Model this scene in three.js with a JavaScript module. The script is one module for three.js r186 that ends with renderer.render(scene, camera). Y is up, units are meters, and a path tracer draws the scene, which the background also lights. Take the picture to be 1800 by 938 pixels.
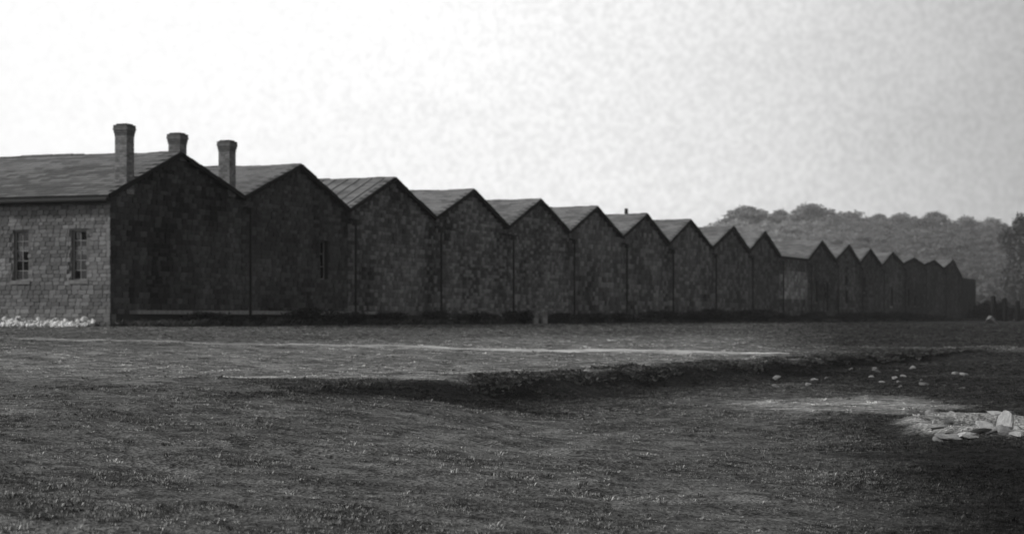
import * as THREE from 'three';
import { mergeGeometries } from 'three/addons/utils/BufferGeometryUtils.js';

// ---------------------------------------------------------------- camera, sky, sun, exposure
const scene = new THREE.Scene();
const PW = 1800, PH = 938, FOCAL = 3600, HORIZON = 559, CAM_Y = 0.3;   // photograph pixels
const camera = new THREE.PerspectiveCamera(2 * Math.atan(PH / 2 / FOCAL) * 180 / Math.PI, PW / PH, 0.5, 12000);
camera.position.set(0, CAM_Y, 0);
camera.lookAt(0, CAM_Y, -10);
camera.setViewOffset(PW, PH, 0, -(HORIZON - PH / 2), PW, PH);          // rising front, as on a plate camera
camera.focus = 18; camera.userData.fStop = 3.2;                          // an old lens, focused on the near field
scene.add(camera);

function rng(seed) { let a = seed >>> 0; return () => { a = (a + 0x6D2B79F5) | 0; let t = Math.imul(a ^ (a >>> 15), 1 | a); t = (t + Math.imul(t ^ (t >>> 7), 61 | t)) ^ t; return ((t ^ (t >>> 14)) >>> 0) / 4294967296; }; }
const hash = (x, y, s) => { let h = Math.imul(x, 374761393) ^ Math.imul(y, 668265263) ^ Math.imul(s, 974634769); h = Math.imul(h ^ (h >>> 13), 1274126177); return ((h ^ (h >>> 16)) >>> 0) / 4294967296; };
const sm = t => t * t * (3 - 2 * t);
const clamp = (t, a = 0, b = 1) => Math.min(b, Math.max(a, t));
const step = (a, b, x) => sm(clamp((x - a) / (b - a)));
const lerp = (a, b, t) => a + (b - a) * t;
function noise(x, y, s, px = 0) {                                     // px: period in cells, for tiling
  const x0 = Math.floor(x), y0 = Math.floor(y), fx = sm(x - x0), fy = sm(y - y0);
  const w = v => px ? ((v % px) + px) % px : v, a = w(x0), b = w(x0 + 1), c = px ? w(y0) : y0, d = px ? w(y0 + 1) : y0 + 1;
  return lerp(lerp(hash(a, c, s), hash(b, c, s), fx), lerp(hash(a, d, s), hash(b, d, s), fx), fy);
}
const fbm = (x, y, s, n = 4) => { let v = 0, a = 0.5, t = 0; for (let i = 0; i < n; i++) { v += a * noise(x, y, s + i); t += a; a *= 0.55; x *= 2.03; y *= 2.03; } return v / t; };

const SUN = new THREE.Vector3(-0.85, 0.5, 0.1).normalize();
{ // thin high cloud: whiter on the sun's side, duller away from it, finely mottled all over
  const W = 4096, H = 2048, data = new Float32Array(W * H * 4);
  for (let j = 0; j < H; j++) {
    const el = (j + 0.5) / H * 180 - 90;
    if (el < -2) { for (let i = 0; i < W; i++) { const k = (j * W + i) * 4; data[k] = data[k + 1] = data[k + 2] = 0.3; data[k + 3] = 1; } continue; }
    for (let i = 0; i < W; i++) {
      const lon = ((i + 0.5) / W - 0.5) * 360;                        // atan2(z, x)
      let az = lon + 90; if (az > 180) az -= 360;                     // 0 straight ahead, + right
      const a = Math.abs(az + 80) > 180 ? 360 - Math.abs(az + 80) : Math.abs(az + 80);   // degrees from the bright side
      let v = 0.37 + 0.65 * (1 - step(76, 101, a));
      v = lerp(v, 0.72, step(8, 70, el));
      const m = (hash(i, j, 3) - 0.5) * 0.20 + (noise(i / 1.9, j / 1.9, 5) - 0.5) * 0.03 + (fbm(i / 90, j / 40, 9, 4) - 0.5) * 0.14;
      v *= 1 + m * step(60, 86, a) * 0.9 + m * 0.35;
      const k = (j * W + i) * 4; data[k] = v * 1.0; data[k + 1] = v * 1.0; data[k + 2] = v * 1.0; data[k + 3] = 1;
    }
  }
  const sky = new THREE.DataTexture(data, W, H, THREE.RGBAFormat, THREE.FloatType);
  sky.mapping = THREE.EquirectangularReflectionMapping; sky.magFilter = THREE.LinearFilter; sky.needsUpdate = true;
  scene.background = sky; scene.environment = sky;
}
const sun = new THREE.DirectionalLight(new THREE.Color(1, 0.99, 0.98), 3.0);
sun.position.copy(SUN).multiplyScalar(300).add(new THREE.Vector3(0, 0, -100)); sun.target.position.set(0, 0, -100);
sun.castShadow = true; sun.shadow.radius = 6; sun.shadow.mapSize.set(4096, 4096);
Object.assign(sun.shadow.camera, { left: -160, right: 160, top: 160, bottom: -160, near: 10, far: 700 });
scene.add(sun, sun.target);
scene.fog = new THREE.FogExp2(0xdddddd, 0.00016);
const EXPOSURE = 1;

// ---------------------------------------------------------------- helpers
const used = {};
function numbered(name) { const n = used[name] = (used[name] ?? -1) + 1; return n ? name + '_' + String(n).padStart(3, '0') : name; }
function tag(o, label, category, group, kind) { if (label) o.userData.label = label; if (category) o.userData.category = category; if (group) o.userData.group = group; if (kind) o.userData.kind = kind; return o; }
function part(name, geo, mat, parent, kind) { const m = new THREE.Mesh(geo, mat); m.name = parent ? name : numbered(name); m.castShadow = m.receiveShadow = true; (parent || scene).add(m); if (kind) m.userData.kind = kind; return m; }
function base(name, x, y, z, turn = 0) { const g = new THREE.Group(); g.name = numbered(name); g.position.set(x, y, z); g.rotation.y = turn; scene.add(g); return g; }
function copy(o, x, y, z, turn, s = 1) { const c = o.clone(); c.name = numbered(o.name.replace(/_\d+$/, '')); c.userData = { ...o.userData }; c.position.set(x, y, z); c.rotation.y = turn; if (s.isVector3) c.scale.copy(s); else c.scale.setScalar(s); scene.add(c); return c; }
const at = (px, d) => (px - 900) / FOCAL * d;                          // metres right of the axis at depth d
const hAt = (py, d) => (HORIZON - py) / FOCAL * d + CAM_Y;             // height at depth d
const grey = v => new THREE.Color().setRGB(v * 1.0, v * 1.0, v * 0.99);
function tint(geo, v) { const n = geo.attributes.position.count, c = new Float32Array(n * 3).fill(v); geo.setAttribute('color', new THREE.BufferAttribute(c, 3)); return geo; }
function grainTexture(size, seed, cells, lo, hi, power = 1, stretch = 1) {
  const d = new Uint8Array(size * size * 4);
  for (let j = 0; j < size; j++) for (let i = 0; i < size; i++) {
    let v = 0, t = 0, a = 1;
    for (const c of cells) { v += a * noise(i / size * c, j / size * c * stretch, seed + c, c); t += a; a *= 0.8; }
    v = Math.pow(clamp((v / t - 0.5) * 1.7 + 0.5), power); const b = Math.round(255 * lerp(lo, hi, v)), k = (j * size + i) * 4;
    d[k] = d[k + 1] = d[k + 2] = b; d[k + 3] = 255;
  }
  const tex = new THREE.DataTexture(d, size, size); tex.wrapS = tex.wrapT = THREE.RepeatWrapping; tex.magFilter = THREE.LinearFilter; tex.minFilter = THREE.LinearMipmapLinearFilter; tex.generateMipmaps = true; tex.needsUpdate = true;
  return tex;
}
const T_GRASS = grainTexture(1024, 11, [20, 90, 150, 260], 0.05, 1.0, 1.15);
const T_STONE = grainTexture(512, 31, [8, 32, 96, 200], 0.5, 1.0);
const T_SLATE = grainTexture(512, 51, [6, 24, 128], 0.6, 1.0);
const mat = (v, rough = 0.95, o = {}) => new THREE.MeshPhysicalMaterial({ color: grey(v), roughness: rough, metalness: 0, specularIntensity: v < 0.04 ? 0.15 : 0.5, ...o });
function worldUV(geo, s = 1) {                                        // uv in metres from the dominant plane of each face
  const p = geo.attributes.position, n = geo.attributes.normal, uv = new Float32Array(p.count * 2);
  for (let i = 0; i < p.count; i++) {
    const ax = Math.abs(n.getX(i)), ay = Math.abs(n.getY(i)), az = Math.abs(n.getZ(i));
    const [u, v] = ax >= ay && ax >= az ? [p.getZ(i), p.getY(i)] : ay >= az ? [p.getX(i), p.getZ(i)] : [p.getX(i), p.getY(i)];
    uv[i * 2] = u * s; uv[i * 2 + 1] = v * s;
  }
  geo.setAttribute('uv', new THREE.BufferAttribute(uv, 2)); return geo;
}
const box = (x0, x1, y0, y1, z0, z1) => worldUV(new THREE.BoxGeometry(x1 - x0, y1 - y0, z1 - z0).translate((x0 + x1) / 2, (y0 + y1) / 2, (z0 + z1) / 2));
const merge = list => mergeGeometries(list.map(g => { const h = g.index ? g.toNonIndexed() : g; for (const k of Object.keys(h.attributes)) if (!['position', 'normal', 'uv', 'color'].includes(k)) h.deleteAttribute(k); return h; }));
function stoneGeo(seed, detail = 1, rough = 0.28) {                   // a broken field stone about 1 across
  const r = rng(seed), g = new THREE.IcosahedronGeometry(0.5, detail), p = g.attributes.position, planes = [];
  for (let k = 0; k < 9; k++) planes.push([new THREE.Vector3(r() - 0.5, r() - 0.5, r() - 0.5).normalize(), 0.17 + r() * 0.2]);
  const v = new THREE.Vector3();
  for (let i = 0; i < p.count; i++) {
    v.fromBufferAttribute(p, i);
    for (const [n, d] of planes) { const e = v.dot(n) - d; if (e > 0) v.addScaledVector(n, -e); }
    const q = 1 + rough * (hash(Math.round(v.x * 40), Math.round(v.y * 40) + 91 * Math.round(v.z * 40), seed) - 0.5) * 0.4; v.multiplyScalar(q);
    p.setXYZ(i, v.x, v.y, v.z);
  }
  g.computeVertexNormals(); return worldUV(g);
}

// ---------------------------------------------------------------- lie of the land
// a track runs level with the sheds on top of a low bank; the field lies below it
const bankQ = (x, d) => -(x + 1.6) * 0.9 + (d - 25.5) * 0.43;          // metres up-field from the bank's lip
function land(x, d) {
  const q = bankQ(x, d);
  const up = 0.85 - 0.55 * step(-4, 29, q);
  const knots = [[-40, 2.0], [0, 1.78], [14, 1.52], [26, 1.17], [34, 1.13], [50, 1.02], [80, 0.85], [120, 0.72], [200, 0.6], [400, 0.4], [9000, 0.3]];
  let low = knots[0][1];
  for (let i = 1; i < knots.length; i++) { const [a, ha] = knots[i - 1], [b, hb] = knots[i]; if (d >= a) low = lerp(ha, hb, clamp((d - a) / (b - a))); }
  const w = 0.75 + Math.max(0, 27 - d) * 0.8 + Math.max(0, d - 50) * 0.3 + (noise(x * 0.7, d * 0.7, 71) - 0.5) * 0.3;
  let h = lerp(low, Math.min(up, low), step(-w, 0.3, q + (noise(x * 1.3, d * 1.3, 77) - 0.5) * 0.5));
  h += 0.05 * step(0.2, 1, 1 - Math.abs(q - 0.3)) * 0;
  let y = CAM_Y - h;
  const far = step(60, 90, d);
  y += (fbm(x * 0.5, d * 0.5, 15, 3) - 0.5) * 0.09 * (1 - far) + (fbm(x * 2.3, d * 2.3, 19, 2) - 0.5) * 0.05 * (1 - far);
  // scoured hollow with a thrown-up rim at the right
  const e = Math.hypot((x - 5.45) / 0.95, (d - 23.2) / 1.6);
  y += 0.10 * Math.exp(-Math.pow((e - 0.85) / 0.22, 2)) - 0.05 * Math.exp(-e * e * 2.5);
  return y;
}
const pathD = x => 45.6 + Math.sin(x * 0.31) * 0.35 - x * 0.035;
function soil(x, d) {                                                 // base colour of the ground
  const n1 = fbm(x * 0.33, d * 0.33, 101, 4), n2 = fbm(x * 1.7, d * 1.7, 111, 3), q = bankQ(x, d);
  let v = 0.135 * (0.7 + 0.6 * n1) * (0.5 + 1.0 * n2);
  if (d < 260) {
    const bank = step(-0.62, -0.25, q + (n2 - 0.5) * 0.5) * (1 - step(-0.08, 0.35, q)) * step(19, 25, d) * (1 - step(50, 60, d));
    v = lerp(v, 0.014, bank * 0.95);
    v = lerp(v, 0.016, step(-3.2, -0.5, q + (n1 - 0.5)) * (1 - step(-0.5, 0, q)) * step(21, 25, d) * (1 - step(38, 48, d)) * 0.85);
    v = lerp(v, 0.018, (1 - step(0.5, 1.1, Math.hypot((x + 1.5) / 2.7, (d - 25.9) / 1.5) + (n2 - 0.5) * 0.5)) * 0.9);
    const worn = step(0, 0.8, q + (n2 - 0.5)) * (1 - step(9, 16, q)) * step(24, 28, d) * (1 - step(7, 10, x));
    v = lerp(v, 0.25 * (0.4 + 1.2 * n2), worn * 0.85 * (1 - 0.8 * (1 - step(0.7, 1.1, Math.hypot((x + 1.5) / 2.7, (d - 25.9) / 1.5)))));
    const pa = Math.abs(d - pathD(x)), path = (1 - step(0.5 + 0.5 * step(-6, 2, x), 1.3 + 0.7 * step(-6, 2, x), pa + (n2 - 0.5) * 1.5)) * step(-13, -10, x) * (1 - step(5.2, 7, x)) * step(0.3, 0.5, n1 + n2 * 0.3);
    v = lerp(v, 0.42 * (0.65 + 0.6 * n2), path * (0.5 + 0.5 * step(-4, 2, x)));
    const strip = (1 - step(0.5, 1, Math.hypot((x + 3.35) / 0.7, (d - 27.6) / 0.6) + (n2 - 0.5) * 0.4)); v = lerp(v, 0.5, strip);
    // vignette darkening painted into the ground colour, stronger to the right
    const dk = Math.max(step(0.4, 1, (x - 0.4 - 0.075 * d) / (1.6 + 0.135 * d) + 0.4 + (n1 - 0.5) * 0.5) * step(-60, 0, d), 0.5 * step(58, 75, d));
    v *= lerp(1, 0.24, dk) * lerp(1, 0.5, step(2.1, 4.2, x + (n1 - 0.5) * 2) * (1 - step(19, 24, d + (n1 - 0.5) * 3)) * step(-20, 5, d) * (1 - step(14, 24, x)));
    v = lerp(v, 0.14 * (0.3 + 1.3 * n2), (1 - step(0.6, 2.4, Math.abs(d - 56 - (x - 12) * 0.3) + (n2 - 0.5) * 3)) * step(7.5, 9.5, x) * (1 - step(14.5, 17.5, x)));
    const A = 1 - step(0.6, 1.05, Math.hypot((x - 4.5) / 1.75, (d - 27.8) / 2.4) + (n2 - 0.5) * 0.7 + (n1 - 0.5) * 0.5);
    v = lerp(v, 0.33 * (0.4 + 1.2 * n2), A);
    const e = Math.hypot((x - 5.45) / 0.95, (d - 23.2) / 1.6) + (n2 - 0.5) * 0.35;
    v = lerp(v, 0.38 * (0.4 + 1.2 * n2), 1 - step(0.85, 1.1, e));
    v = lerp(v, 0.52, (1 - step(0.08, 0.22, Math.abs(e - 0.9))) * 0.6);
  }
  return v;
}
{
  const lines = (marks) => { const o = []; for (let i = 0; i < marks.length - 1; i++) { const [a, s0] = marks[i], [b, s1] = marks[i + 1]; let x = a; while (x < b - 1e-6) { o.push(x); const t = (x - a) / (b - a); x += Math.exp(lerp(Math.log(s0), Math.log(s1), t)); } } o.push(marks.at(-1)[0]); return o; };
  const xs = lines([[-5000, 900], [-60, 4], [-16, 0.14], [20, 0.14], [70, 4], [5000, 900]]);
  const ds = lines([[-900, 150], [0, 1.5], [9, 0.12], [34, 0.1], [62, 0.3], [120, 3], [6000, 900]]);
  const pos = new Float32Array(xs.length * ds.length * 3), col = new Float32Array(pos.length), uv = new Float32Array(xs.length * ds.length * 2), idx = [];
  ds.forEach((d, j) => xs.forEach((x, i) => {
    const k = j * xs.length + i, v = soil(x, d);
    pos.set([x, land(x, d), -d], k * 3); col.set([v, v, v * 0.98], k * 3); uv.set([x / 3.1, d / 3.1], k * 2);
    if (i && j) { const a = k - xs.length - 1, b = a + 1, c = k - 1; idx.push(a, b, k, a, k, c); }
  }));
  const g = new THREE.BufferGeometry(); g.setAttribute('position', new THREE.BufferAttribute(pos, 3)); g.setAttribute('color', new THREE.BufferAttribute(col, 3)); g.setAttribute('uv', new THREE.BufferAttribute(uv, 2)); g.setIndex(idx); g.computeVertexNormals();
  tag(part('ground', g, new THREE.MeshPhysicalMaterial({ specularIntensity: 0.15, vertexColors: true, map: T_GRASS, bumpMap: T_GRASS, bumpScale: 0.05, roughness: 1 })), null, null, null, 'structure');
}

{ // the worn footpath itself: a thin sheet of bare pale earth with ragged edges
  const pos = [], col = [], uv = [], idx = [], nx = 170, nw = 8;
  for (let i = 0; i <= nx; i++) for (let j = 0; j <= nw; j++) {
    const x = -12.5 + 18.7 * i / nx, t = j / nw * 2 - 1, half = (0.42 + 0.8 * step(-6, 2, x)) * (1 - 0.97 * step(3.5, 6.2, x)) * (0.35 + 1.1 * fbm(x * 0.9, t > 0 ? 5 : 9, 161, 3)), d = pathD(x) + t * half, v = lerp(0.2, 0.4, step(-6, 2, x)) * (0.35 + 1.2 * fbm(x * 1.5, d * 2.5, 165, 3));
    pos.push(x, land(x, d) + (Math.abs(t) < 0.95 ? 0.022 : -0.01) - 0.06 * step(0.52, 0.68, fbm(x * 0.8, t * 1.5 + 7, 167, 3)), -d); col.push(v, v, v * 0.98); uv.push(x / 3.1, d / 3.1);
    if (i && j) { const k = i * (nw + 1) + j, a = k - nw - 2; idx.push(a, k - 1, k, a, k, a + 1); }
  }
  const g = new THREE.BufferGeometry(); g.setAttribute('position', new THREE.Float32BufferAttribute(pos, 3)); g.setAttribute('color', new THREE.Float32BufferAttribute(col, 3)); g.setAttribute('uv', new THREE.Float32BufferAttribute(uv, 2)); g.setIndex(idx); g.computeVertexNormals();
  if (g.attributes.normal.getY(20) < 0) { g.setIndex(idx.map((_, n) => idx[n - n % 3 + 2 - n % 3])); g.computeVertexNormals(); }
  tag(part('footpath', g, new THREE.MeshStandardMaterial({ vertexColors: true, map: T_STONE, bumpMap: T_STONE, bumpScale: 0.03, roughness: 1 })), null, null, null, 'structure');
}
// ---------------------------------------------------------------- the row of sheds
const VP = 2353, TH = Math.atan((VP - 900) / FOCAL), SN = Math.sin(TH), CS = Math.cos(TH), KZ = 9 * 0.928 / 55.3e-6;
const depthOf = px => KZ / (VP - px), D0 = depthOf(193), X0 = at(193, D0);
const tOf = px => (depthOf(px) - D0) / CS;                            // metres along the gabled front
const front = (t, out = 0) => [X0 + t * SN + out * CS, -(D0 + t * CS) + out * SN];   // world x, z of a point of the front
const TURN = Math.PI / 2 - TH, LEN = 42;
const M = {
  wallStone: new THREE.MeshPhysicalMaterial({ specularIntensity: 0.3, vertexColors: true, map: T_STONE, bumpMap: T_STONE, bumpScale: 0.02, roughness: 0.95 }),
  core: mat(0.03, 1), coreSide: mat(0.14, 1, { map: T_STONE }),
  slateRun: new THREE.MeshStandardMaterial({ vertexColors: true, map: T_SLATE, roughness: 0.75 }),
  deck: mat(0.045, 0.85, { map: T_SLATE }), verge: mat(0.022, 0.9), vergeDark: mat(0.014, 1), iron: mat(0.02, 0.6), lead: mat(0.10, 0.6),
  ledge: mat(0.22, 0.9, { map: T_STONE, bumpMap: T_STONE, bumpScale: 0.02 }), frame: mat(0.16, 0.7), glass: new THREE.MeshPhysicalMaterial({ color: 0x8a8a8a, transmission: 1, thickness: 0, roughness: 0.06, ior: 1.5 }),
  timber: mat(0.03, 0.9), dark: mat(0.012, 1), pale: mat(0.3, 0.9, { map: T_STONE }),
  brick: new THREE.MeshStandardMaterial({ vertexColors: true, map: T_STONE, bumpMap: T_STONE, bumpScale: 0.015, roughness: 0.95 }),
};
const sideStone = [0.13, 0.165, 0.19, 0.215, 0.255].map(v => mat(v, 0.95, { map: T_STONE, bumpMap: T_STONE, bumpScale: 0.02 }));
const slateMats = [0.06, 0.08, 0.1, 0.12, 0.145].map(v => mat(v, 0.7, { map: T_SLATE }));
const blockGeo = [1, 2, 3, 4, 5].map(s => {                           // dressed-faced walling stone, 1 x 1 x 1, face at +z, edges drawn in
  const r = rng(700 + s), g = new THREE.BoxGeometry(1, 1, 1, 1, 1, 1), p = g.attributes.position, key = {};
  for (let i = 0; i < p.count; i++) {
    const k = [p.getX(i), p.getY(i), p.getZ(i)].join(); key[k] ??= [(r() - 0.5) * 0.08, (r() - 0.5) * 0.1, (r() - 0.5) * 0.3];
    const f = p.getZ(i) > 0 ? 0.95 : 1; p.setXYZ(i, p.getX(i) * f + key[k][0], p.getY(i) * f + key[k][1], p.getZ(i) + (p.getZ(i) > 0 ? key[k][2] : 0));
  }
  g.computeVertexNormals(); return worldUV(g, 0.3);
});
const slateGeo = [1, 2, 3].map(s => {
  const r = rng(800 + s), g = new THREE.BoxGeometry(1, 1, 1), p = g.attributes.position, key = {};
  for (let i = 0; i < p.count; i++) { const k = [p.getX(i), p.getY(i), p.getZ(i)].join(); key[k] ??= [(r() - 0.5) * 0.03, (r() - 0.5) * 0.06, (r() - 0.5) * 0.2]; p.setXYZ(i, p.getX(i) + key[k][0], p.getY(i) + key[k][1], p.getZ(i) + key[k][2]); }
  g.computeVertexNormals(); return worldUV(g, 0.4);
});
// courses of stones over a region; inside(u, v) tells where there is wall
function courses(seed, u0, u1, v0, v1, inside, mw, mh, put) {
  const r = rng(seed);
  for (let v = v0; v < v1 - 0.04;) {
    const h = Math.min(v1 - v, mh * (0.75 + r() * 0.5)); let u = u0 - r() * mw * 0.5;
    while (u < u1 - 0.03) {
      const w = mw * (0.6 + r() * 0.8), a = Math.max(u, u0), b = Math.min(u + w, u1);
      if (b - a > 0.06) {
        const c = [[a + .02, v + .02], [b - .02, v + .02], [a + .02, v + h - .02], [b - .02, v + h - .02], [(a + b) / 2, v + h / 2]].map(([x, y]) => inside(x, y));
        if (c.every(Boolean)) put(a, b, v, v + h, r); else if (c[4] && b - a > 0.2) { // break the stone at the opening or the rake
          for (let k = 0; k < 3; k++) { const p = lerp(a, b, k / 3), q = lerp(a, b, (k + 1) / 3); if ([[p + .02, v + .02], [q - .02, v + .02], [p + .02, v + h - .02], [q - .02, v + h - .02]].every(([x, y]) => inside(x, y))) put(p, q, v, v + h, r); }
        }
      }
      u += w;
    }
    v += h;
  }
}
function windowPart(parent, place, w, h, cols, rows, sillMat = M.ledge) { // frame in the plane z = 0, reveal in front
  const t = 0.05, list = [box(-w / 2, w / 2, 0, t, -0.03, 0.03), box(-w / 2, w / 2, h - t, h, -0.03, 0.03), box(-w / 2, -w / 2 + t, t, h - t, -0.03, 0.03), box(w / 2 - t, w / 2, t, h - t, -0.03, 0.03)];
  for (let c = 1; c < cols; c++) list.push(box(-w / 2 + w * c / cols - 0.014, -w / 2 + w * c / cols + 0.014, t, h - t, -0.02, 0.02));
  for (let c = 1; c < rows; c++) list.push(box(-w / 2 + t, w / 2 - t, h * c / rows - 0.014, h * c / rows + 0.014, -0.021, 0.021));
  const f = part('window', merge(list), M.frame, parent); f.applyMatrix4(place);
  for (let c = 0; c < cols; c++) for (let k = 0; k < rows; k++) {
    const r = hash(c, k, Math.round(h * 100 + parent.children.length * 37)), pg = box(-w / 2 / cols + 0.012, w / 2 / cols - 0.012, 0.012, h / rows - 0.012, -0.003, 0.003);
    const p = part('pane', pg, M.glass, f); p.position.set(-w / 2 + w * (c + 0.5) / cols, h * k / rows, 0); p.rotation.y = (r - 0.5) * 0.06; p.rotation.x = (hash(k, c, 8 + parent.children.length) - 0.5) * 0.09;
  }
  part('sill', box(-w / 2 - 0.1, w / 2 + 0.1, -0.13, -0.005, 0.0, 0.2), sillMat, f);
  return f;
}
const slopeBasis = (x, y, ux, uy) => new THREE.Matrix4().makeBasis(new THREE.Vector3(0, 0, -1), new THREE.Vector3(ux, uy, 0), new THREE.Vector3(-uy * Math.sign(ux), Math.abs(ux), 0)).setPosition(x, y, 0);
function roofSlope(shed, seed, x0, y0, x1, y1, opt = {}) {            // from eaves (x0, y0) up to ridge (x1, y1); shed front at z = 0
  const S = Math.hypot(x1 - x0, y1 - y0), ux = (x1 - x0) / S, uy = (y1 - y0) / S, B = slopeBasis(x0, y0, ux, uy), over = opt.over ?? 0, r = rng(seed);
  const flip = ux > 0;                                                // this basis is left-handed
  const g = new THREE.BoxGeometry(LEN, S + over, 0.09).translate(LEN / 2 - 0.1, (S - over) / 2, 0.045);
  const slab = part('roof_slope', worldUV(flip ? mirrored(g, B) : g.applyMatrix4(B), 0.4), M.deck, shed);
  const run = opt.singles ? 9.2 : 7, sw = 0.42, ex = 0.255, q = [], light = opt.light ?? 1;
  let rows = Math.ceil((S + over) / ex), count = 0;
  for (let j = 0; j < rows; j++) for (let i = 0; i < run / sw; i++) {
    const b = -over + j * ex + ex * 0.62, a = -0.1 + (i + (j % 2) * 0.5) * sw + sw / 2;
    const m = new THREE.Matrix4().makeRotationX(-0.045).multiply(new THREE.Matrix4().makeRotationZ((r() - 0.5) * 0.02));
    m.premultiply(new THREE.Matrix4().makeTranslation(a, Math.min(b, S - 0.17) + (r() - 0.5) * 0.012, 0.105 + r() * 0.006)).scale(new THREE.Vector3(sw - 0.008, ex * 1.3, 0.014));
    const tone = clamp(0.5 + (r() - 0.5) * 1.3 + (fbm(a * 0.35, b * 1.2, seed, 3) - 0.5) * 2.0) ;
    if (opt.singles && count < 300) { const sl = part('slate', slateGeo[count % 3], slateMats[Math.min(4, Math.floor(tone * 5))], slab); sl.matrixAutoUpdate = true; sl.applyMatrix4(B.clone().multiply(m)); count++; }
    else { const sg = tint(slateGeo[(i + j) % 3].clone(), lerp(0.06, 0.145, tone) * light).applyMatrix4(m); q.push(flip ? mirrored(sg, B) : sg.applyMatrix4(B)); }
  }
  if (q.length) part('slate', merge(q), M.slateRun, slab, 'stuff');
  return slab;
}
function mirrored(g, B) {                                             // apply a left-handed basis and turn the faces back
  g = g.index ? g.toNonIndexed() : g.clone(); const p = g.attributes.position; g.applyMatrix4(B);
  for (const k of Object.keys(g.attributes)) { const a = g.attributes[k], n = a.itemSize, v = a.array; for (let i = 0; i < a.count; i += 3) for (let c = 0; c < n; c++) { const t = v[(i + 1) * n + c]; v[(i + 1) * n + c] = v[(i + 2) * n + c]; v[(i + 2) * n + c] = t; } }
  g.computeVertexNormals(); return g;
}
const apexPx = [[313, 266], [525, 288], [690, 311], [830, 332], [948, 349], [1047, 362], [1135, 375], [1212, 385], [1287, 398], [1343, 407], [1396, 0], [1443, 423], [1491, 430], [1529, 437], [1568, 443], [1605, 453], [1641, 457], [1675, 456]];
const apexT = apexPx.map(([x]) => tOf(x));
const edges = [0]; for (let i = 1; i < apexT.length; i++) edges.push((apexT[i - 1] + apexT[i]) / 2); edges.push(apexT.at(-1) + (apexT.at(-1) - apexT.at(-2)) / 2);
const ordinal = ['first', 'second', 'third', 'fourth', 'fifth', 'sixth', 'seventh', 'eighth', 'ninth', 'tenth', '', 'first', 'second', 'third', 'fourth', 'fifth', 'sixth', 'last'];
const extras = {                                                      // openings in the fronts: [x from the left edge, sill height, width, height]
  1: [[6.9, 1.9, 0.7, 1.6]],
  11: [[3.0, 1.6, 1.0, 1.7], [6.6, 0.9, 1.2, 2.3]], 12: [[4.4, 1.6, 1.0, 1.0], [4.4, 3.1, 0.9, 0.8]], 13: [[2.2, 2.6, 1.1, 1.3]], 14: [[5.0, 1.4, 1.2, 1.6]], 15: [[3.0, 1.5, 1.1, 1.7], [6.4, 1.5, 1.0, 1.0]],
};
const ridgeGeo = worldUV(new THREE.CylinderGeometry(0.1, 0.1, 0.45, 8, 1, false, 0, Math.PI * 2).rotateX(Math.PI / 2), 0.4);
const valley = [4.5, 4.88, 4.84, 4.9, 4.86, 4.96, 5.02, 4.96, 4.96, 5.04, 4.94, 4.92, 5.08, 5.06, 5.05, 5.45, 5.6, 5.5, 4.6];
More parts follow.
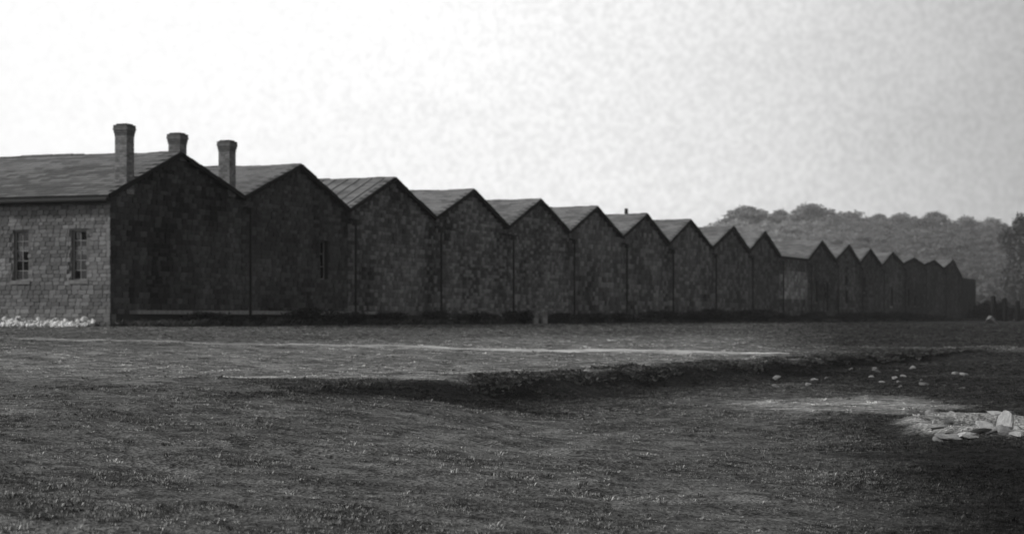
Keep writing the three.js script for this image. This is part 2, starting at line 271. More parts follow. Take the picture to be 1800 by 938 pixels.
function shed(k) {
  const t0 = edges[k], w = edges[k + 1] - t0, flat = k === 10, ax = apexT[k] - t0, depth = depthOf(apexPx[k][0]);
  const eL = valley[k], eR = valley[k + 1], ay = flat ? 4.82 : hAt(apexPx[k][1], depth) - 0.12;
  const [x, z] = front(t0), s = base(flat ? 'flat_roofed_shed' : 'gabled_shed', x, 0, z, TURN), holes = extras[k] || [];
  const outline = flat ? [[0, -0.6], [w, -0.6], [w, 4.9], [0, 4.9]] : [[0, -0.6], [w, -0.6], [w, eR], [ax, ay], [0, eL]];
  if (k === 0) { outline[0][0] = outline[4][0] = 0.046; outline[4][1] = 4.5; }
  const shape = new THREE.Shape(outline.map(p => new THREE.Vector2(...p)));
  for (const [hx, hy, hw, hh] of holes) shape.holes.push(new THREE.Path([[hx - hw / 2, hy], [hx + hw / 2, hy], [hx + hw / 2, hy + hh], [hx - hw / 2, hy + hh]].map(p => new THREE.Vector2(...p))));
  const wall = part('front_wall', worldUV(new THREE.ExtrudeGeometry(shape, { depth: 0.36, bevelEnabled: false }).translate(0, 0, -0.40)), M.core, s);
  // coursed walling of the front, darker stone than the side wall
  const top = u => flat ? 4.9 : u < ax ? lerp(eL, ay, u / ax) : lerp(ay, eR, (u - ax) / (w - ax));
  const inside = (u, v) => u > 0.005 && u < w - 0.005 && v < top(u) - 0.02 && !holes.some(([hx, hy, hw, hh]) => Math.abs(u - hx) < hw / 2 && v > hy && v < hy + hh);
  const q = []; let n = 0;
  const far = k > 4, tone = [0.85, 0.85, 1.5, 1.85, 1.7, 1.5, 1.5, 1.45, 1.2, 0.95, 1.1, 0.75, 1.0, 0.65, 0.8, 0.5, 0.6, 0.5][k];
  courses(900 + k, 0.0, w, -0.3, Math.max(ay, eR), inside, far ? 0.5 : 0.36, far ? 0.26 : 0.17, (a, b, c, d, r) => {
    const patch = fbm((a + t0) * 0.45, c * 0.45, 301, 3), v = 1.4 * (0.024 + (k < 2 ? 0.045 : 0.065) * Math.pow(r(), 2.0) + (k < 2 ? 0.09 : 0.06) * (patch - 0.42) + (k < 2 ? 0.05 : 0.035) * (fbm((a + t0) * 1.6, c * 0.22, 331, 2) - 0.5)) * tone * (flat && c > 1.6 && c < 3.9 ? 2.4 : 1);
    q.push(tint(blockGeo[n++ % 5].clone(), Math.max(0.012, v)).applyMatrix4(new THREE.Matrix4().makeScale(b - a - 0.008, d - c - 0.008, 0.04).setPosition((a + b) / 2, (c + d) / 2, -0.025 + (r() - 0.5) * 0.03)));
  });
  part('stone', merge(q), M.wallStone, wall, 'stuff');
  for (const [hx, hy, hw, hh] of holes) windowPart(s, new THREE.Matrix4().makeTranslation(hx, hy, -0.24), hw, hh, 2, 3, k > 9 ? M.pale : M.lead);
  if (!flat) {
    roofSlope(s, 40 + k, 0, eL, ax, ay, { over: k === 0 ? 0.28 : 0, singles: k === 0, light: k < 2 ? 1.0 : 1.25 });
    roofSlope(s, 140 + k, w, eR, ax, ay, {});
    // verge boards over the front along both rakes
    for (const [x0, y0, x1, y1] of [[k === 0 ? -0.25 : 0.02, k === 0 ? eL - 0.08 : eL, ax, ay], [w - 0.02, eR, ax, ay]]) {
      const S = Math.hypot(x1 - x0, y1 - y0), a = Math.atan2(y1 - y0, x1 - x0), n = 7, r = rng(k * 31 + (x1 > x0 ? 1 : 2)), list = [], up = x1 > x0 ? 1 : -1;
      for (let i = 0; i < n; i++) { const L = S / n, th = 0.13 + r() * 0.06 + (k > 7 ? 0.12 : 0); list.push(new THREE.BoxGeometry(L - 0.01, th, 0.05).rotateZ((r() - 0.5) * 0.03).translate(L * (i + 0.5), up * (0.03 + (r() - 0.5) * 0.03), (r() - 0.5) * 0.02)); }
      part('verge', merge(list).rotateZ(a).translate(x0, y0, 0.13), M.vergeDark, s);
    }
    { const r = rng(k + 5000), list = []; for (let i = 0; i < (k === 0 ? 20 : 10); i++) { const t = part('ridge_tile', ridgeGeo, slateMats[Math.floor(r() * 3)], s); t.position.set(ax + (r() - 0.5) * 0.02, ay + 0.05 + (r() - 0.5) * 0.03 - 0.03 * Math.sin(i * 0.4), -0.12 - i * 0.46); t.rotation.x = (r() - 0.5) * 0.04; }
      part('ridge_cap', new THREE.BoxGeometry(0.16, 0.12, LEN - 7).translate(ax, ay + 0.08, -LEN / 2 - 3.2), M.deck, s); }
    if (k === 2) for (let i = 0; i < 9; i++) {                        // bars running up the roof
      const S = Math.hypot(ax, ay - eL), a = Math.atan2(ay - eL, ax); part('glazing_bar', new THREE.BoxGeometry(S - 0.3, 0.035, 0.06).translate(S / 2, 0.135, 0).rotateZ(a).translate(0, eL, -0.35 - i * 0.6), slateMats[4], s);
    }
    if (k === 7) part('vent_pipe', new THREE.CylinderGeometry(0.12, 0.14, 0.9, 10).translate(ax, ay + 0.45, -4.3), M.iron, s);
  } else {
    part('flat_roof', box(0.01, w - 0.01, 4.72, 4.86, -LEN, -0.41), M.deck, s);
    part('coping', box(0.0, w, 4.905, 5.0, -0.46, 0.06), M.verge, s);
  }
  if (k > 0) { const px = 0.12; part('downpipe', merge([new THREE.CylinderGeometry(0.055, 0.055, eL - 0.5, 8).translate(px, (eL - 0.5) / 2 + 0.1, 0.31), box(px - 0.14, px + 0.14, eL - 0.62, eL - 0.36, 0.2, 0.42), box(px - 0.05, px + 0.05, eL - 0.42, eL - 0.3, 0.0, 0.21)]), M.iron, s); }
  part('back_wall', box(0, w, -0.6, 4.7, -LEN + 0.3, -LEN + 0.6), M.core, s);
  if (k < 3) { part('plinth', box(k ? 0 : 0.02, w - 0.004, -0.5, 0.44, 0.001, 0.22), M.core, s); for (let i = 0, u = k ? 0.1 : 1.2; u < w - 0.2; i++) { const r = hash(i, k, 9), len = 0.7 + r * 0.8; if (!(k === 2 && u > 1.5)) part('ledge_stone', box(u, Math.min(u + len, w - 0.01), 0.445, 0.57 + r * 0.02, 0.003, 0.3 + r * 0.05), M.ledge, s); u += len + 0.012 + (hash(k, i, 4) > 0.75 ? 0.5 : 0); } }
  const what = k === 0 ? 'nearest gabled stone shed with three chimneys and a sunlit side wall, at the left end'
    : flat ? 'flat-topped shed filling the gap in the row of gables near its far end'
    : k === 2 ? 'dark stone shed with bars up its pale roof, third gable from the left' : k === 7 ? 'dark stone shed with a thin pipe on its roof, eighth gable from left'
    : k < 10 ? `dark stone shed with the ${ordinal[k]} gable from the left end of the row`
    : k === 17 ? 'smallest, farthest gabled shed of the row beside the low flat end block' : `dark gabled shed, ${ordinal[k]} one beyond the flat-topped gap in the row`;
  return tag(s, what, 'shed', 'gabled sheds standing side by side in one long row');
}
const sheds = apexPx.map((_, k) => shed(k));
{ // the nearest shed: long side wall, windows, gutter, chimneys
  const s = sheds[0], sw = [[0.98, 1.58], [3.36, 3.97], [5.75, 6.35], [8.14, 8.74], [10.5, 11.1]].map(([a, b]) => [a, b, 1.61, 3.32]);
  const shape = new THREE.Shape([[0.046, -0.6], [LEN, -0.6], [LEN, 4.47], [0.046, 4.47]].map(p => new THREE.Vector2(...p)));
  for (const [a, b, c, d] of sw) shape.holes.push(new THREE.Path([[a, c], [b, c], [b, d], [a, d]].map(p => new THREE.Vector2(...p))));
  // shape (s, y): s runs along local -z, the wall's outside faces local -x
  const toSide = new THREE.Matrix4().makeBasis(new THREE.Vector3(0, 0, -1), new THREE.Vector3(0, 1, 0), new THREE.Vector3(1, 0, 0));
  const wall = part('side_wall', worldUV(mirrored(new THREE.ExtrudeGeometry(shape, { depth: 0.36, bevelEnabled: false }).translate(0, 0, 0.04), toSide)), M.coreSide, s);
  const inside = (u, v) => !sw.some(([a, b, c, d]) => u > a && u < b && v > c && v < d);
  let n = 0; const restQ = [];
  courses(77, 0.0, 13, -0.25, 4.46, inside, 0.27, 0.135, (a, b, c, d, r) => {
    const m = new THREE.Matrix4().makeRotationY(-Math.PI / 2).setPosition(0.02, (c + d) / 2, -(a + b) / 2).scale(new THREE.Vector3(b - a - 0.008, d - c - 0.008, 0.035 + r() * 0.02));
    const tone = clamp(0.5 + (r() - 0.5) * 0.9 + (fbm(a * 0.9, c * 0.9, 61, 3) - 0.5) * 1.2 + (c < 1.3 ? -0.15 : 0.05) + (a < 0.3 && c > 2.5 ? 0.25 : 0)), f = Math.min(4, Math.floor(tone * 5));
    if (n < 300 && b < 5.0) { part('stone', blockGeo[n++ % 5], sideStone[f], wall).applyMatrix4(m); }
    else restQ.push(tint(blockGeo[n++ % 5].clone(), [0.13, 0.165, 0.19, 0.215, 0.255][f]).applyMatrix4(m));
  });
  part('stone', merge(restQ), M.wallStone, wall, 'stuff');
  for (const [a, b, c, d] of sw) {
    windowPart(s, new THREE.Matrix4().makeRotationY(-Math.PI / 2).setPosition(0.17, c, -(a + b) / 2), b - a, d - c, 2, 5, sideStone[2]);
  }
  const gut = new THREE.CylinderGeometry(0.085, 0.085, LEN, 12, 1).rotateX(Math.PI / 2).translate(-0.34, 4.33, -LEN / 2 + 0.1);
  part('gutter', gut, M.iron, s);
  part('soffit_board', box(-0.3, -0.055, 4.25, 4.4, -LEN, 0.04), M.timber, s);
  // chimneys of brick in courses, corbelled head
  const chimney = (px, yTop, yBot) => {
    const u = tOf(px), a = 0.24, q = [], r = rng(px), c = part('chimney', box(u - a + 0.02, u + a - 0.02, yBot, yTop - 0.12, -0.44 + 0.02, 0.03 - 0.02), M.core, s);
    const brickRow = (y, h, e, z) => {
      for (const side of [0, 1, 2, 3]) for (let i = 0; i < 3; i++) {
        const L = (a + e) * 2, b = -L / 2 + L * (i + (z % 2 ? 0 : -0.5)) / 2.5, x0 = Math.max(-L / 2, b), x1 = Math.min(L / 2, b + L / 2.5); if (x1 - x0 < 0.03) continue;
        const g = tint(box(x0 + 0.004, x1 - 0.004, y + 0.004, y + h - 0.004, a + e - 0.09, a + e + r() * 0.006), 0.11 + r() * 0.14).rotateY(side * Math.PI / 2).translate(u, 0, -0.205); q.push(g);
      }
    };
    let z = 0; for (let y = yBot; y < yTop - 0.42; y += 0.085) brickRow(y, 0.085, 0, z++);
    part('brickwork', merge(q), M.brick, c, 'stuff');
    const hg = [0.012, 0.03, 0.05, 0.04].map((e, i) => tint(box(u - a - e, u + a + e, yTop - 0.42 + i * 0.095, yTop - 0.33 + i * 0.095, -0.205 - a - e, -0.205 + a + e), i === 2 ? 0.13 : 0.09));
    part('chimney_head', merge(hg), M.brick, c);
    part('chimney_cap', box(u - a + 0.03, u + a - 0.03, yTop - 0.045, yTop, -0.205 - a + 0.03, -0.205 + a - 0.03), M.verge, c);
    return c;
  };
  chimney(227, 7.04, 4.6); chimney(320, 7.02, 6.0); chimney(407, 7.04, 4.9);
}
{ // low flat block closing the far end
  const t0 = edges.at(-1), w = tOf(1716) - t0, [x, z] = front(t0), s = base('end_block', x, 0, z, TURN), q = []; let n = 0;
  const wall = part('front_wall', box(0, w, -0.6, 4.62, -0.4, -0.04), M.core, s);
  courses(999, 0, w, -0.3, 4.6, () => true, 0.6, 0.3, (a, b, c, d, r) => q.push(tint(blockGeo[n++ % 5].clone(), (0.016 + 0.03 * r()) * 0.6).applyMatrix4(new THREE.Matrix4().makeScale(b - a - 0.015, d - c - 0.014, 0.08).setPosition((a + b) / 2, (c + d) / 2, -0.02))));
  part('stone', merge(q), M.wallStone, wall, 'stuff');
  part('flat_roof', box(0.01, w + 0.1, 4.63, 4.8, -LEN, 0.06), M.verge, s);
  part('end_wall', box(w - 0.4, w, -0.6, 4.62, -LEN, -0.41), M.core, s); part('back_wall', box(0, w - 0.41, -0.6, 4.62, -LEN, -LEN + 0.3), M.core, s);
  tag(s, 'low dark flat-roofed block at the far right end of the shed row', 'building');
}

// ---------------------------------------------------------------- foliage
function leafCloud(seed, n, size, lumps, lo, hi) {                    // leaf-clump faces through the crown's lumps: [x, y, z, rx, ry]
  const r = rng(seed), pos = [], nor = [], col = [], vol = lumps.map(l => l[3] * l[3] * l[4]), tot = vol.reduce((a, b) => a + b);
  const v = new THREE.Vector3(), a = new THREE.Vector3(), b = new THREE.Vector3(), c = new THREE.Vector3();
  for (let i = 0; i < n; i++) {
    let pick = r() * tot, k = 0; while (pick > vol[k] && k < lumps.length - 1) pick -= vol[k++];
    const [lx, ly, lz, rx, ry] = lumps[k], rad = Math.pow(r(), 0.42) * (0.75 + 0.45 * r()), ph = r() * 6.283, cz = r() * 2 - 1, sz = Math.sqrt(1 - cz * cz);
    v.set(lx + rx * rad * sz * Math.cos(ph), ly + ry * rad * cz, lz + rx * rad * sz * Math.sin(ph));
    const tone = lerp(lo, hi, clamp(hash(k, 5, seed) * 0.6 + r() * 0.5)), sc = size * (0.6 + r() * 0.8);
    a.set(r() - 0.5, r() - 0.5, r() - 0.5).normalize(); b.set(r() - 0.5, r() - 0.5, r() - 0.5).cross(a).normalize(); c.crossVectors(a, b).normalize();
    const pts = [[-0.5, -0.2], [0.1, -0.5], [0.55, 0.05], [0.05, 0.5]].map(([s, t]) => v.clone().addScaledVector(a, s * sc).addScaledVector(b, t * sc));
    for (const j of [0, 1, 2, 0, 2, 3]) { pos.push(...pts[j].toArray()); nor.push(...c.toArray()); col.push(tone, tone, tone); }
  }
  const g = new THREE.BufferGeometry(); g.setAttribute('position', new THREE.Float32BufferAttribute(pos, 3)); g.setAttribute('normal', new THREE.Float32BufferAttribute(nor, 3)); g.setAttribute('color', new THREE.Float32BufferAttribute(col, 3));
  return g;
}
const leafMat = new THREE.MeshPhysicalMaterial({ vertexColors: true, roughness: 1, specularIntensity: 0.15, side: THREE.DoubleSide });
const hillLeafMat = new THREE.MeshPhysicalMaterial({ vertexColors: true, roughness: 1, specularIntensity: 0.15, transmission: 0.4, thickness: 0, side: THREE.DoubleSide });
const limb = (a, b, ra, rb) => { const A = new THREE.Vector3(...a), B = new THREE.Vector3(...b), L = A.distanceTo(B); return new THREE.CylinderGeometry(rb, ra, L, 7).translate(0, L / 2, 0).applyQuaternion(new THREE.Quaternion().setFromUnitVectors(new THREE.Vector3(0, 1, 0), B.clone().sub(A).normalize())).translate(...a); };
function treeProto(seed, H, spread, n, size, lo, hi) {
  const r = rng(seed), g = base('tree', 0, 0, 0), lumps = [], limbs = [limb([0, -0.5, 0], [0.2, H * 0.4, 0.1], H * 0.028, H * 0.018), limb([0.2, H * 0.4, 0.1], [0, H * 0.8, 0], H * 0.018, H * 0.006)];
  for (let i = 0; i < 11; i++) {
    const ph = i * 2.4 + r(), up = 0.35 + 0.55 * (i / 11), rr = spread * (0.35 + 0.5 * r()) * (1.15 - up * 0.75), l = [Math.cos(ph) * rr, H * up, Math.sin(ph) * rr, spread * (0.3 + 0.18 * r()), H * (0.09 + 0.07 * r())];
    lumps.push(l); limbs.push(limb([0.1, H * (up - 0.14), 0.05], [l[0] * 0.9, l[1], l[2] * 0.9], H * 0.01, H * 0.003));
  }
  lumps.push([0, H * 0.9, 0, spread * 0.33, H * 0.11]);
  part('trunk', merge(limbs), M.timber, g); part('crown', leafCloud(seed + 1, n, size, lumps, lo, hi), H < 20 ? hillLeafMat : leafMat, g);
  return g;
}
// ---------------------------------------------------------------- wooded hill across the valley
const crest = x => 38.0 - 5 * (1 - step(70, 125, x)) + (fbm(x / 90, 3.3, 401, 3) - 0.5) * 10 + 6 * step(60, 115, x) - 6 * step(170, 250, x) ;
function hillY(x, d) { return -4 + (crest(x) - 6 + 4) * step(380, 1010, d) * (1 - 0.7 * step(1050, 1900, d)) * step(-900, -500, x) + (fbm(x / 40, d / 40, 411, 3) - 0.5) * 4 * step(400, 520, d); }
{
  const nx = 170, nd = 90, pos = [], col = [], uv = [], idx = [];
  for (let j = 0; j <= nd; j++) for (let i = 0; i <= nx; i++) {
    const x = -900 + 2100 * i / nx, d = 360 + 1640 * j / nd, v = (0.10 + 0.11 * fbm((x + d * 0.5) / 60, (d - x * 0.8) / 20, 421, 3)) * lerp(1.15, 0.4, step(60, 215, x)) * lerp(0.35, 0.95, step(640, 900, d)); pos.push(x, hillY(x, d), -d); col.push(v, v, v); uv.push(x / 30, d / 30);  // haze put into the hill colour: paler towards the left and the crest
    if (i && j) { const k = j * (nx + 1) + i, a = k - nx - 2; idx.push(a, a + 1, k, a, k, k - 1); }
  }
  const g = new THREE.BufferGeometry(); g.setAttribute('position', new THREE.Float32BufferAttribute(pos, 3)); g.setAttribute('color', new THREE.Float32BufferAttribute(col, 3)); g.setAttribute('uv', new THREE.Float32BufferAttribute(uv, 2)); g.setIndex(idx); g.computeVertexNormals();
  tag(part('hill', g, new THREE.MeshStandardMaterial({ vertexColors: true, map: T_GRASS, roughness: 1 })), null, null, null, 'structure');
  const crown = leafCloud(501, 900, 0.12, [[0, 0.55, 0, 0.5, 0.42], [0.3, 0.4, 0.1, 0.34, 0.3], [-0.28, 0.42, -0.15, 0.36, 0.3], [0.05, 0.8, 0.05, 0.3, 0.24]], 0.16, 0.23);
  const r = rng(88), spots = [];
  for (let i = 0; i < 22000 && spots.length < 8500; i++) {
    const d = r() < 0.25 ? 960 + r() * 90 : 430 + r() * 560, x = (0.05 + r() * 0.36 - 0.02) * d + (r() - 0.5) * 60; if (d < 965 && fbm((x + d * 0.5) / 110, (d - x * 0.8) / 34, 431, 3) < lerp(0.2, 0.42, step(650, 850, d)) + 0.12 * r()) continue;
    spots.push([x, d, ((d > 960 ? 4.2 : 2.6) + r() * 3.2) * (r() < 0.07 ? 1.5 : 1), r() * 6.28, r()]);
  }
  const im = new THREE.InstancedMesh(crown, hillLeafMat, spots.length), m = new THREE.Matrix4(), c = new THREE.Color();
  spots.forEach(([x, d, s, a, t], i) => { m.makeRotationY(a).scale(new THREE.Vector3(s * 1.25, s, s * 1.25)).setPosition(x, hillY(x, d) - s * 0.08, -d); im.setMatrixAt(i, m); const v = lerp(0.8, 1.2, t) * lerp(0.4, 1.2, step(480, 900, d)) * lerp(1.25, 0.4, step(60, 215, x)); im.setColorAt(i, c.setRGB(v, v, v)); });  // tree tint carries the same painted haze, paler to the left
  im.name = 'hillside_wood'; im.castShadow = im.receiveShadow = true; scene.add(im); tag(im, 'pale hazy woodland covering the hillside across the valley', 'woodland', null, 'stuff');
}
{ // trees that stand out on the skyline, and the near one at the right edge
  const kinds = [treeProto(601, 15, 6, 3600, 0.6, 0.13, 0.24), treeProto(631, 13, 7.2, 3600, 0.6, 0.13, 0.24)];
  const sky = [[1310, 361, 1000, 0, 'broad pale tree on the left end of the hill skyline above the gables'], [1338, 368, 1010, 1, 'low round tree on the skyline just right of the broad leftmost skyline tree'], [1374, 367, 1000, 0, 'small tree on the skyline just left of the tallest skyline tree'],
    [1430, 358, 980, 1, 'tallest rounded tree standing up on the hill skyline'], [1486, 371, 1000, 1, 'broad tree on the skyline just right of the tallest skyline tree'], [1545, 375, 1010, 0, 'skyline tree above the second gable past the gap'], [1588, 374, 1005, 1, 'skyline tree in the middle of the far hill crest'],
    [1645, 371, 990, 0, 'dark skyline tree above the last gables of the row'], [1700, 380, 1000, 1, 'low skyline tree above the flat end block'], [1742, 382, 990, 0, 'skyline tree between the end block and the right edge tree']];
  sky.forEach(([px, py, d, k, label], i) => {
    const x = at(px, d), y0 = hillY(x, d) - 0.6, H = hAt(py, d) - y0, s = H / (k ? 13 : 15), t = i === 0 ? kinds[0] : i === 1 ? kinds[1] : copy(kinds[k], 0, 0, 0, i * 1.3, s);
    t.position.set(x, y0, -d); t.rotation.y = i * 1.3; const wide = [2.2, 1.6, 1.3, 1.9, 2.0, 1.8, 1.8, 1.8, 1.6, 1.6][i]; t.scale.set(s * wide, s, s * wide); tag(t, label, 'tree', 'trees on the hill skyline');
  });
  const near = treeProto(661, 22, 4.6, 11000, 0.42, 0.045, 0.09), d = 420, x = at(1795, d), y0 = hillY(x, d) - 0.5; near.position.set(x, y0, -d); const s = (hAt(374, d) - y0) / 22; near.scale.setScalar(s); tag(near, 'tall dark tree at the right edge of the picture below the skyline', 'tree');
}
// ---------------------------------------------------------------- scrub, posts
const bushKinds = [1, 2, 3].map(i => {
  const r = rng(1000 + i), g = base('scrub_bush', 0, 0, 0), lumps = [], st = [];
  for (let k = 0; k < 7; k++) { const ph = k * 2.4 + r(), q = 0.5 * r(); lumps.push([Math.cos(ph) * q, 0.3 + 0.4 * r(), Math.sin(ph) * q, 0.22 + 0.14 * r(), 0.2 + 0.14 * r()]); st.push(limb([0, -0.15, 0], [lumps[k][0], lumps[k][1], lumps[k][2]], 0.025, 0.008)); }
  part('stem', merge(st), M.timber, g); part('foliage', leafCloud(1100 + i, 3200, 0.05, lumps, 0.012, 0.045), leafMat, g); return g;
});
let bushUsed = 0; const rb = rng(4242);
function bush(x, d, w, h, label, group) {
  const k = bushUsed % 3, first = bushUsed < 3, y = land(x, d) - 0.03, sc = new THREE.Vector3(w, h, w), o = first ? bushKinds[k] : copy(bushKinds[k], x, y, -d, 0, sc);
  o.position.set(x, y, -d); o.rotation.y = rb() * 6.28; o.scale.copy(sc); bushUsed++; return tag(o, label, 'bush', group);
}
for (let i = 0; i < 46; i++) {                                        // along the foot of the fronts
  const t = 3 + i * 3.15 + rb() * 2, [x, z] = front(t, 1.0 + rb() * 1.3); const big = t > 55 ? 1.35 : 1;
  bush(x, -z, (1.1 + rb() * 0.9) * big, (0.42 + rb() * 0.4) * big, 'low dark scrub bush at the foot of the shadowed shed fronts', 'low scrub along the shed fronts');
}
for (let i = 0; i < 12; i++) { const d = 225 + rb() * 30, px = 1722 + i * 9 + rb() * 8; bush(at(px, d), d, 2.6 + rb() * 1.8, 1.5 + rb() * 1.2, 'dark hedge bush beyond the flat end block', 'hedge bushes beyond the end block'); }
{
  const post = base('timber_post', 0, 0, 0), g = new THREE.CylinderGeometry(0.24, 0.30, 2.9, 9, 3), p = g.attributes.position;
  for (let i = 0; i < p.count; i++) p.setXYZ(i, p.getX(i) + 0.03 * Math.sin(p.getY(i) * 3), p.getY(i), p.getZ(i));
  part('shaft', g.translate(0, 1.25, 0), M.dark, post); part('post_top', new THREE.ConeGeometry(0.25, 0.18, 9).translate(0, 2.79, 0), M.dark, post);
  [[1747, 518, 'leftmost'], [1767, 522, 'middle'], [1789, 527, 'rightmost']].forEach(([px, py, which], i) => { const d = 195, x = at(px, d), y = land(x, d), s = (hAt(py, d) - y) / 2.88, o = i ? copy(post, x, y, -d, i, new THREE.Vector3(1, s, 1)) : post; o.position.set(x, y, -d); o.scale.set(1, s, 1); tag(o, `${which} of three dark upright posts standing right of the end block`, 'post', 'posts right of the end block'); });
}
// ---------------------------------------------------------------- stones
const stoneKinds = [0, 1, 2, 3, 4].map(i => stoneGeo(50 + i, 3, 0.1)), whiteMats = [0.5, 0.8].map(v => mat(v, 0.95, { map: T_STONE })), paleMats = [0.16, 0.28, 0.48].map(v => mat(v, 0.95, { map: T_STONE, bumpMap: T_STONE, bumpScale: 0.02 }));
{ // pale rubble thrown against the foot of the side wall
  const r = rng(909), [x, z] = front(0), o = base('rubble_heap', x, 0, z, TURN);
  for (let i = 0; i < 280; i++) { const s = 0.4 + r() * 4.6, sz = 0.07 + r() * r() * 0.22, out = 0.12 + r() * 0.6, m = part('stone', stoneKinds[i % 5], whiteMats[Math.floor(r() * 2)], o); m.position.set(-out, 0.03 + (0.72 - out) * 0.62 * r() * (0.5 + 0.7 * noise(s * 1.7, 0, 5)), -s); m.rotation.set(r() * 6, r() * 6, r() * 6); m.scale.set(sz * 1.3, sz * 0.95, sz * 1.2); }
  tag(o, 'heap of white rubble along the foot of the sunlit side wall', 'rubble');
}
const r5 = rng(515);
function fieldStone(px, py, d, w, h, tone, label, group, cat = 'stone') { const x = at(px, d), y = land(x, d), o = part('field_stone', stoneKinds[Math.floor(r5() * 5)], paleMats[tone]); o.position.set(x, y + h * 0.2, -d); o.rotation.set(r5() * 0.4, r5() * 6, r5() * 0.4); o.scale.set(w * 1.5, h * 1.7, w * 1.3); return tag(o, label, cat, group); }
fieldStone(1768, 735, 22.9, 0.18, 0.27, 2, 'tallest white stone standing upright at the right edge of the pale hollow');
fieldStone(1738, 735, 23.1, 0.34, 0.09, 1, 'flat pale stone just left of the tallest white stone');
fieldStone(1706, 738, 23.4, 0.24, 0.08, 1, 'grey-white stone at the middle of the pale hollow');
fieldStone(1742, 572, 150, 0.8, 0.55, 0, 'pale boulder in the distance below the three dark posts', null, 'boulder');
for (let i = 0; i < 11; i++) { const px = 1655 + i * 13 + r5() * 5; fieldStone(px, 0, 21.75 + r5() * 0.25 - Math.abs(i - 5) * 0.03, 0.14 + r5() * 0.12, 0.03 + r5() * 0.025, 1 + (r5() > 0.6), 'small pale stone lying on the near rim of the pale hollow', 'stones on the near rim of the hollow'); }
for (let i = 0; i < 20; i++) { fieldStone(1640 + r5() * 155, 0, 22.3 + r5() * 3, 0.05 + r5() * 0.13, 0.025 + r5() * 0.04, Math.floor(r5() * 3), 'small stone strewn in the pale hollow at the right', 'stones strewn in the pale hollow'); }
for (let i = 0; i < 26; i++) { const px = 1360 + r5() * 340; fieldStone(px, 0, 33 + r5() * 11, 0.05 + r5() * 0.14, 0.03 + r5() * 0.04, Math.floor(r5() * 2), 'pale stone scattered on the dark slope beyond the hollow', 'stones scattered below the track'); }
for (const [px, d, s] of [[941, 99, 0.55], [957, 99.5, 0.72]]) { const x = at(px, d), y = land(x, d), o = base('marker_stone', x, y, -d, 0.4); part('shaft', box(-0.12, 0.12, -0.2, 0.8 * s, -0.1, 0.1), M.ledge, o); part('head', new THREE.CylinderGeometry(0.12, 0.12, 0.2, 14).rotateX(Math.PI / 2).translate(0, 0.8 * s + 0.001, 0), M.ledge, o); tag(o, s < 0.6 ? 'left, shorter one of two small pale upright stones before the fifth gable' : 'right, taller one of two small pale upright stones before the fifth gable', 'marker stone', 'two pale upright stones before the sheds'); }

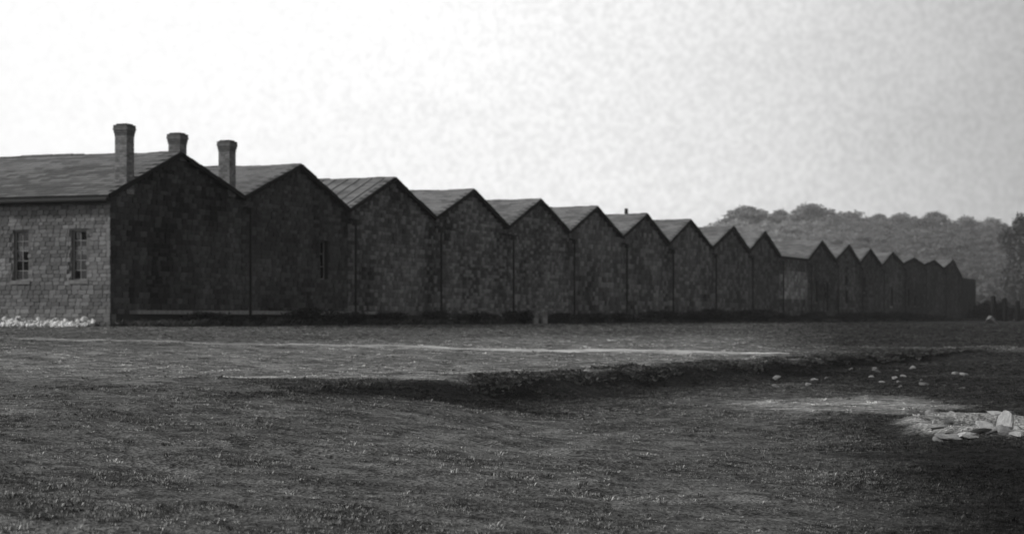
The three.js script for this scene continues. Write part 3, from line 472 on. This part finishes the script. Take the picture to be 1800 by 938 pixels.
// ---------------------------------------------------------------- grass
{
  const tuft = (seed, n, H, W) => {
    const r = rng(seed), pos = [], idx = [];
    for (let i = 0; i < n; i++) {
      const a = r() * 6.283, rr = W * Math.sqrt(r()), x = Math.cos(a) * rr, z = Math.sin(a) * rr, h = H * (0.5 + 0.7 * r()), b = r() * 6.283, w = 0.0014 + 0.0014 * r(), lean = h * (0.2 + 0.6 * r()), la = r() * 6.283, k = pos.length / 3;
      pos.push(x - Math.cos(b) * w, -0.01, z - Math.sin(b) * w, x + Math.cos(b) * w, -0.01, z + Math.sin(b) * w, x + Math.cos(la) * lean * 0.35 + Math.cos(b) * w * 0.7, h * 0.6, z + Math.sin(la) * lean * 0.35 + Math.sin(b) * w * 0.7, x + Math.cos(la) * lean, h * 0.85, z + Math.sin(la) * lean);
      idx.push(k, k + 1, k + 2, k, k + 2, k + 3);
    }
    const g = new THREE.BufferGeometry(); g.setAttribute('position', new THREE.Float32BufferAttribute(pos, 3)); g.setIndex(idx); g.computeVertexNormals(); return g;
  };
  const mk = (name, geo, list, label) => { const im = new THREE.InstancedMesh(geo, new THREE.MeshPhysicalMaterial({ color: 0xffffff, roughness: 1, specularIntensity: 0.15, side: THREE.DoubleSide }), list.length), m = new THREE.Matrix4(), c = new THREE.Color(); list.forEach(([x, d, s, a, v], i) => { m.makeRotationY(a).scale(new THREE.Vector3(s * 1.2, s, s * 1.2)).setPosition(x, land(x, d), -d); im.setMatrixAt(i, m); im.setColorAt(i, c.setRGB(v, v, v * 0.98)); }); im.name = name; im.castShadow = im.receiveShadow = true; scene.add(im); tag(im, label, 'grass', null, 'stuff'); };
  const r = rng(2024), A = [], B = [];
  for (let i = 0; i < 560000; i++) {
    const d = 8 + 135 * Math.pow(r(), 2.0), half = d * 0.275 + 1.2, x = (r() * 2 - 1) * half;
    if (d > 62 && (x - X0) * CS - (d - D0) * SN < 0.4) continue;       // not inside the sheds
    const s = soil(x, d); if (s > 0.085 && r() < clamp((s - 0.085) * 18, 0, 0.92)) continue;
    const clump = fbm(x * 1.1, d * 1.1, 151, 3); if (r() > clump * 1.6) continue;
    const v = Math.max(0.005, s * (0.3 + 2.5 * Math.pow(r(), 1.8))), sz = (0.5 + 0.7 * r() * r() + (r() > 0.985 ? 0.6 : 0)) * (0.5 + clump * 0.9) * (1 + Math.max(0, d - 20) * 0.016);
    (r() < 0.6 ? A : B).push([x, d, sz, r() * 6.28, v]);
  }
  const C = [], C2 = rng(31);                                         // taller weeds on the bank's lip, along the walls and here and there
  for (let i = 0; i < 5000; i++) { const d = 24 + 32 * C2(), q = -0.25 + 0.75 * C2(), x = -1.6 + ((d - 25.5) * 0.43 - q) / 0.9; if (fbm(x * 0.9, d * 0.9, 171, 2) < 0.42) continue; C.push([x, d, 0.12 + 0.3 * C2() * C2(), C2() * 6.28, 0.03 + 0.12 * C2() * C2()]); }
  for (let i = 0; i < 9000; i++) { const [x, z] = front(-0.5 + 190 * Math.pow(C2(), 1.3), 0.4 + 2.2 * C2()); C.push([x, -z, 0.5 + 1.3 * C2() * C2(), C2() * 6.28, 0.02 + 0.05 * C2()]); }
  mk('tall_weeds', tuft(73, 16, 0.2, 0.07), C, 'ragged taller weeds along the bank lip and wall foot');
  mk('field_grass', tuft(71, 15, 0.017, 0.04), A, 'short rough grass over the open field'); mk('coarse_grass', tuft(72, 11, 0.028, 0.025), B, 'coarser tussocks of grass among the short field grass');
}

// ---------------------------------------------------------------- draw
const renderer = new THREE.WebGLRenderer({ antialias: true });
renderer.setSize(1024, 533); renderer.toneMapping = THREE.LinearToneMapping; renderer.toneMappingExposure = EXPOSURE;
renderer.outputColorSpace = THREE.SRGBColorSpace; renderer.shadowMap.enabled = true;
renderer.render(scene, camera);
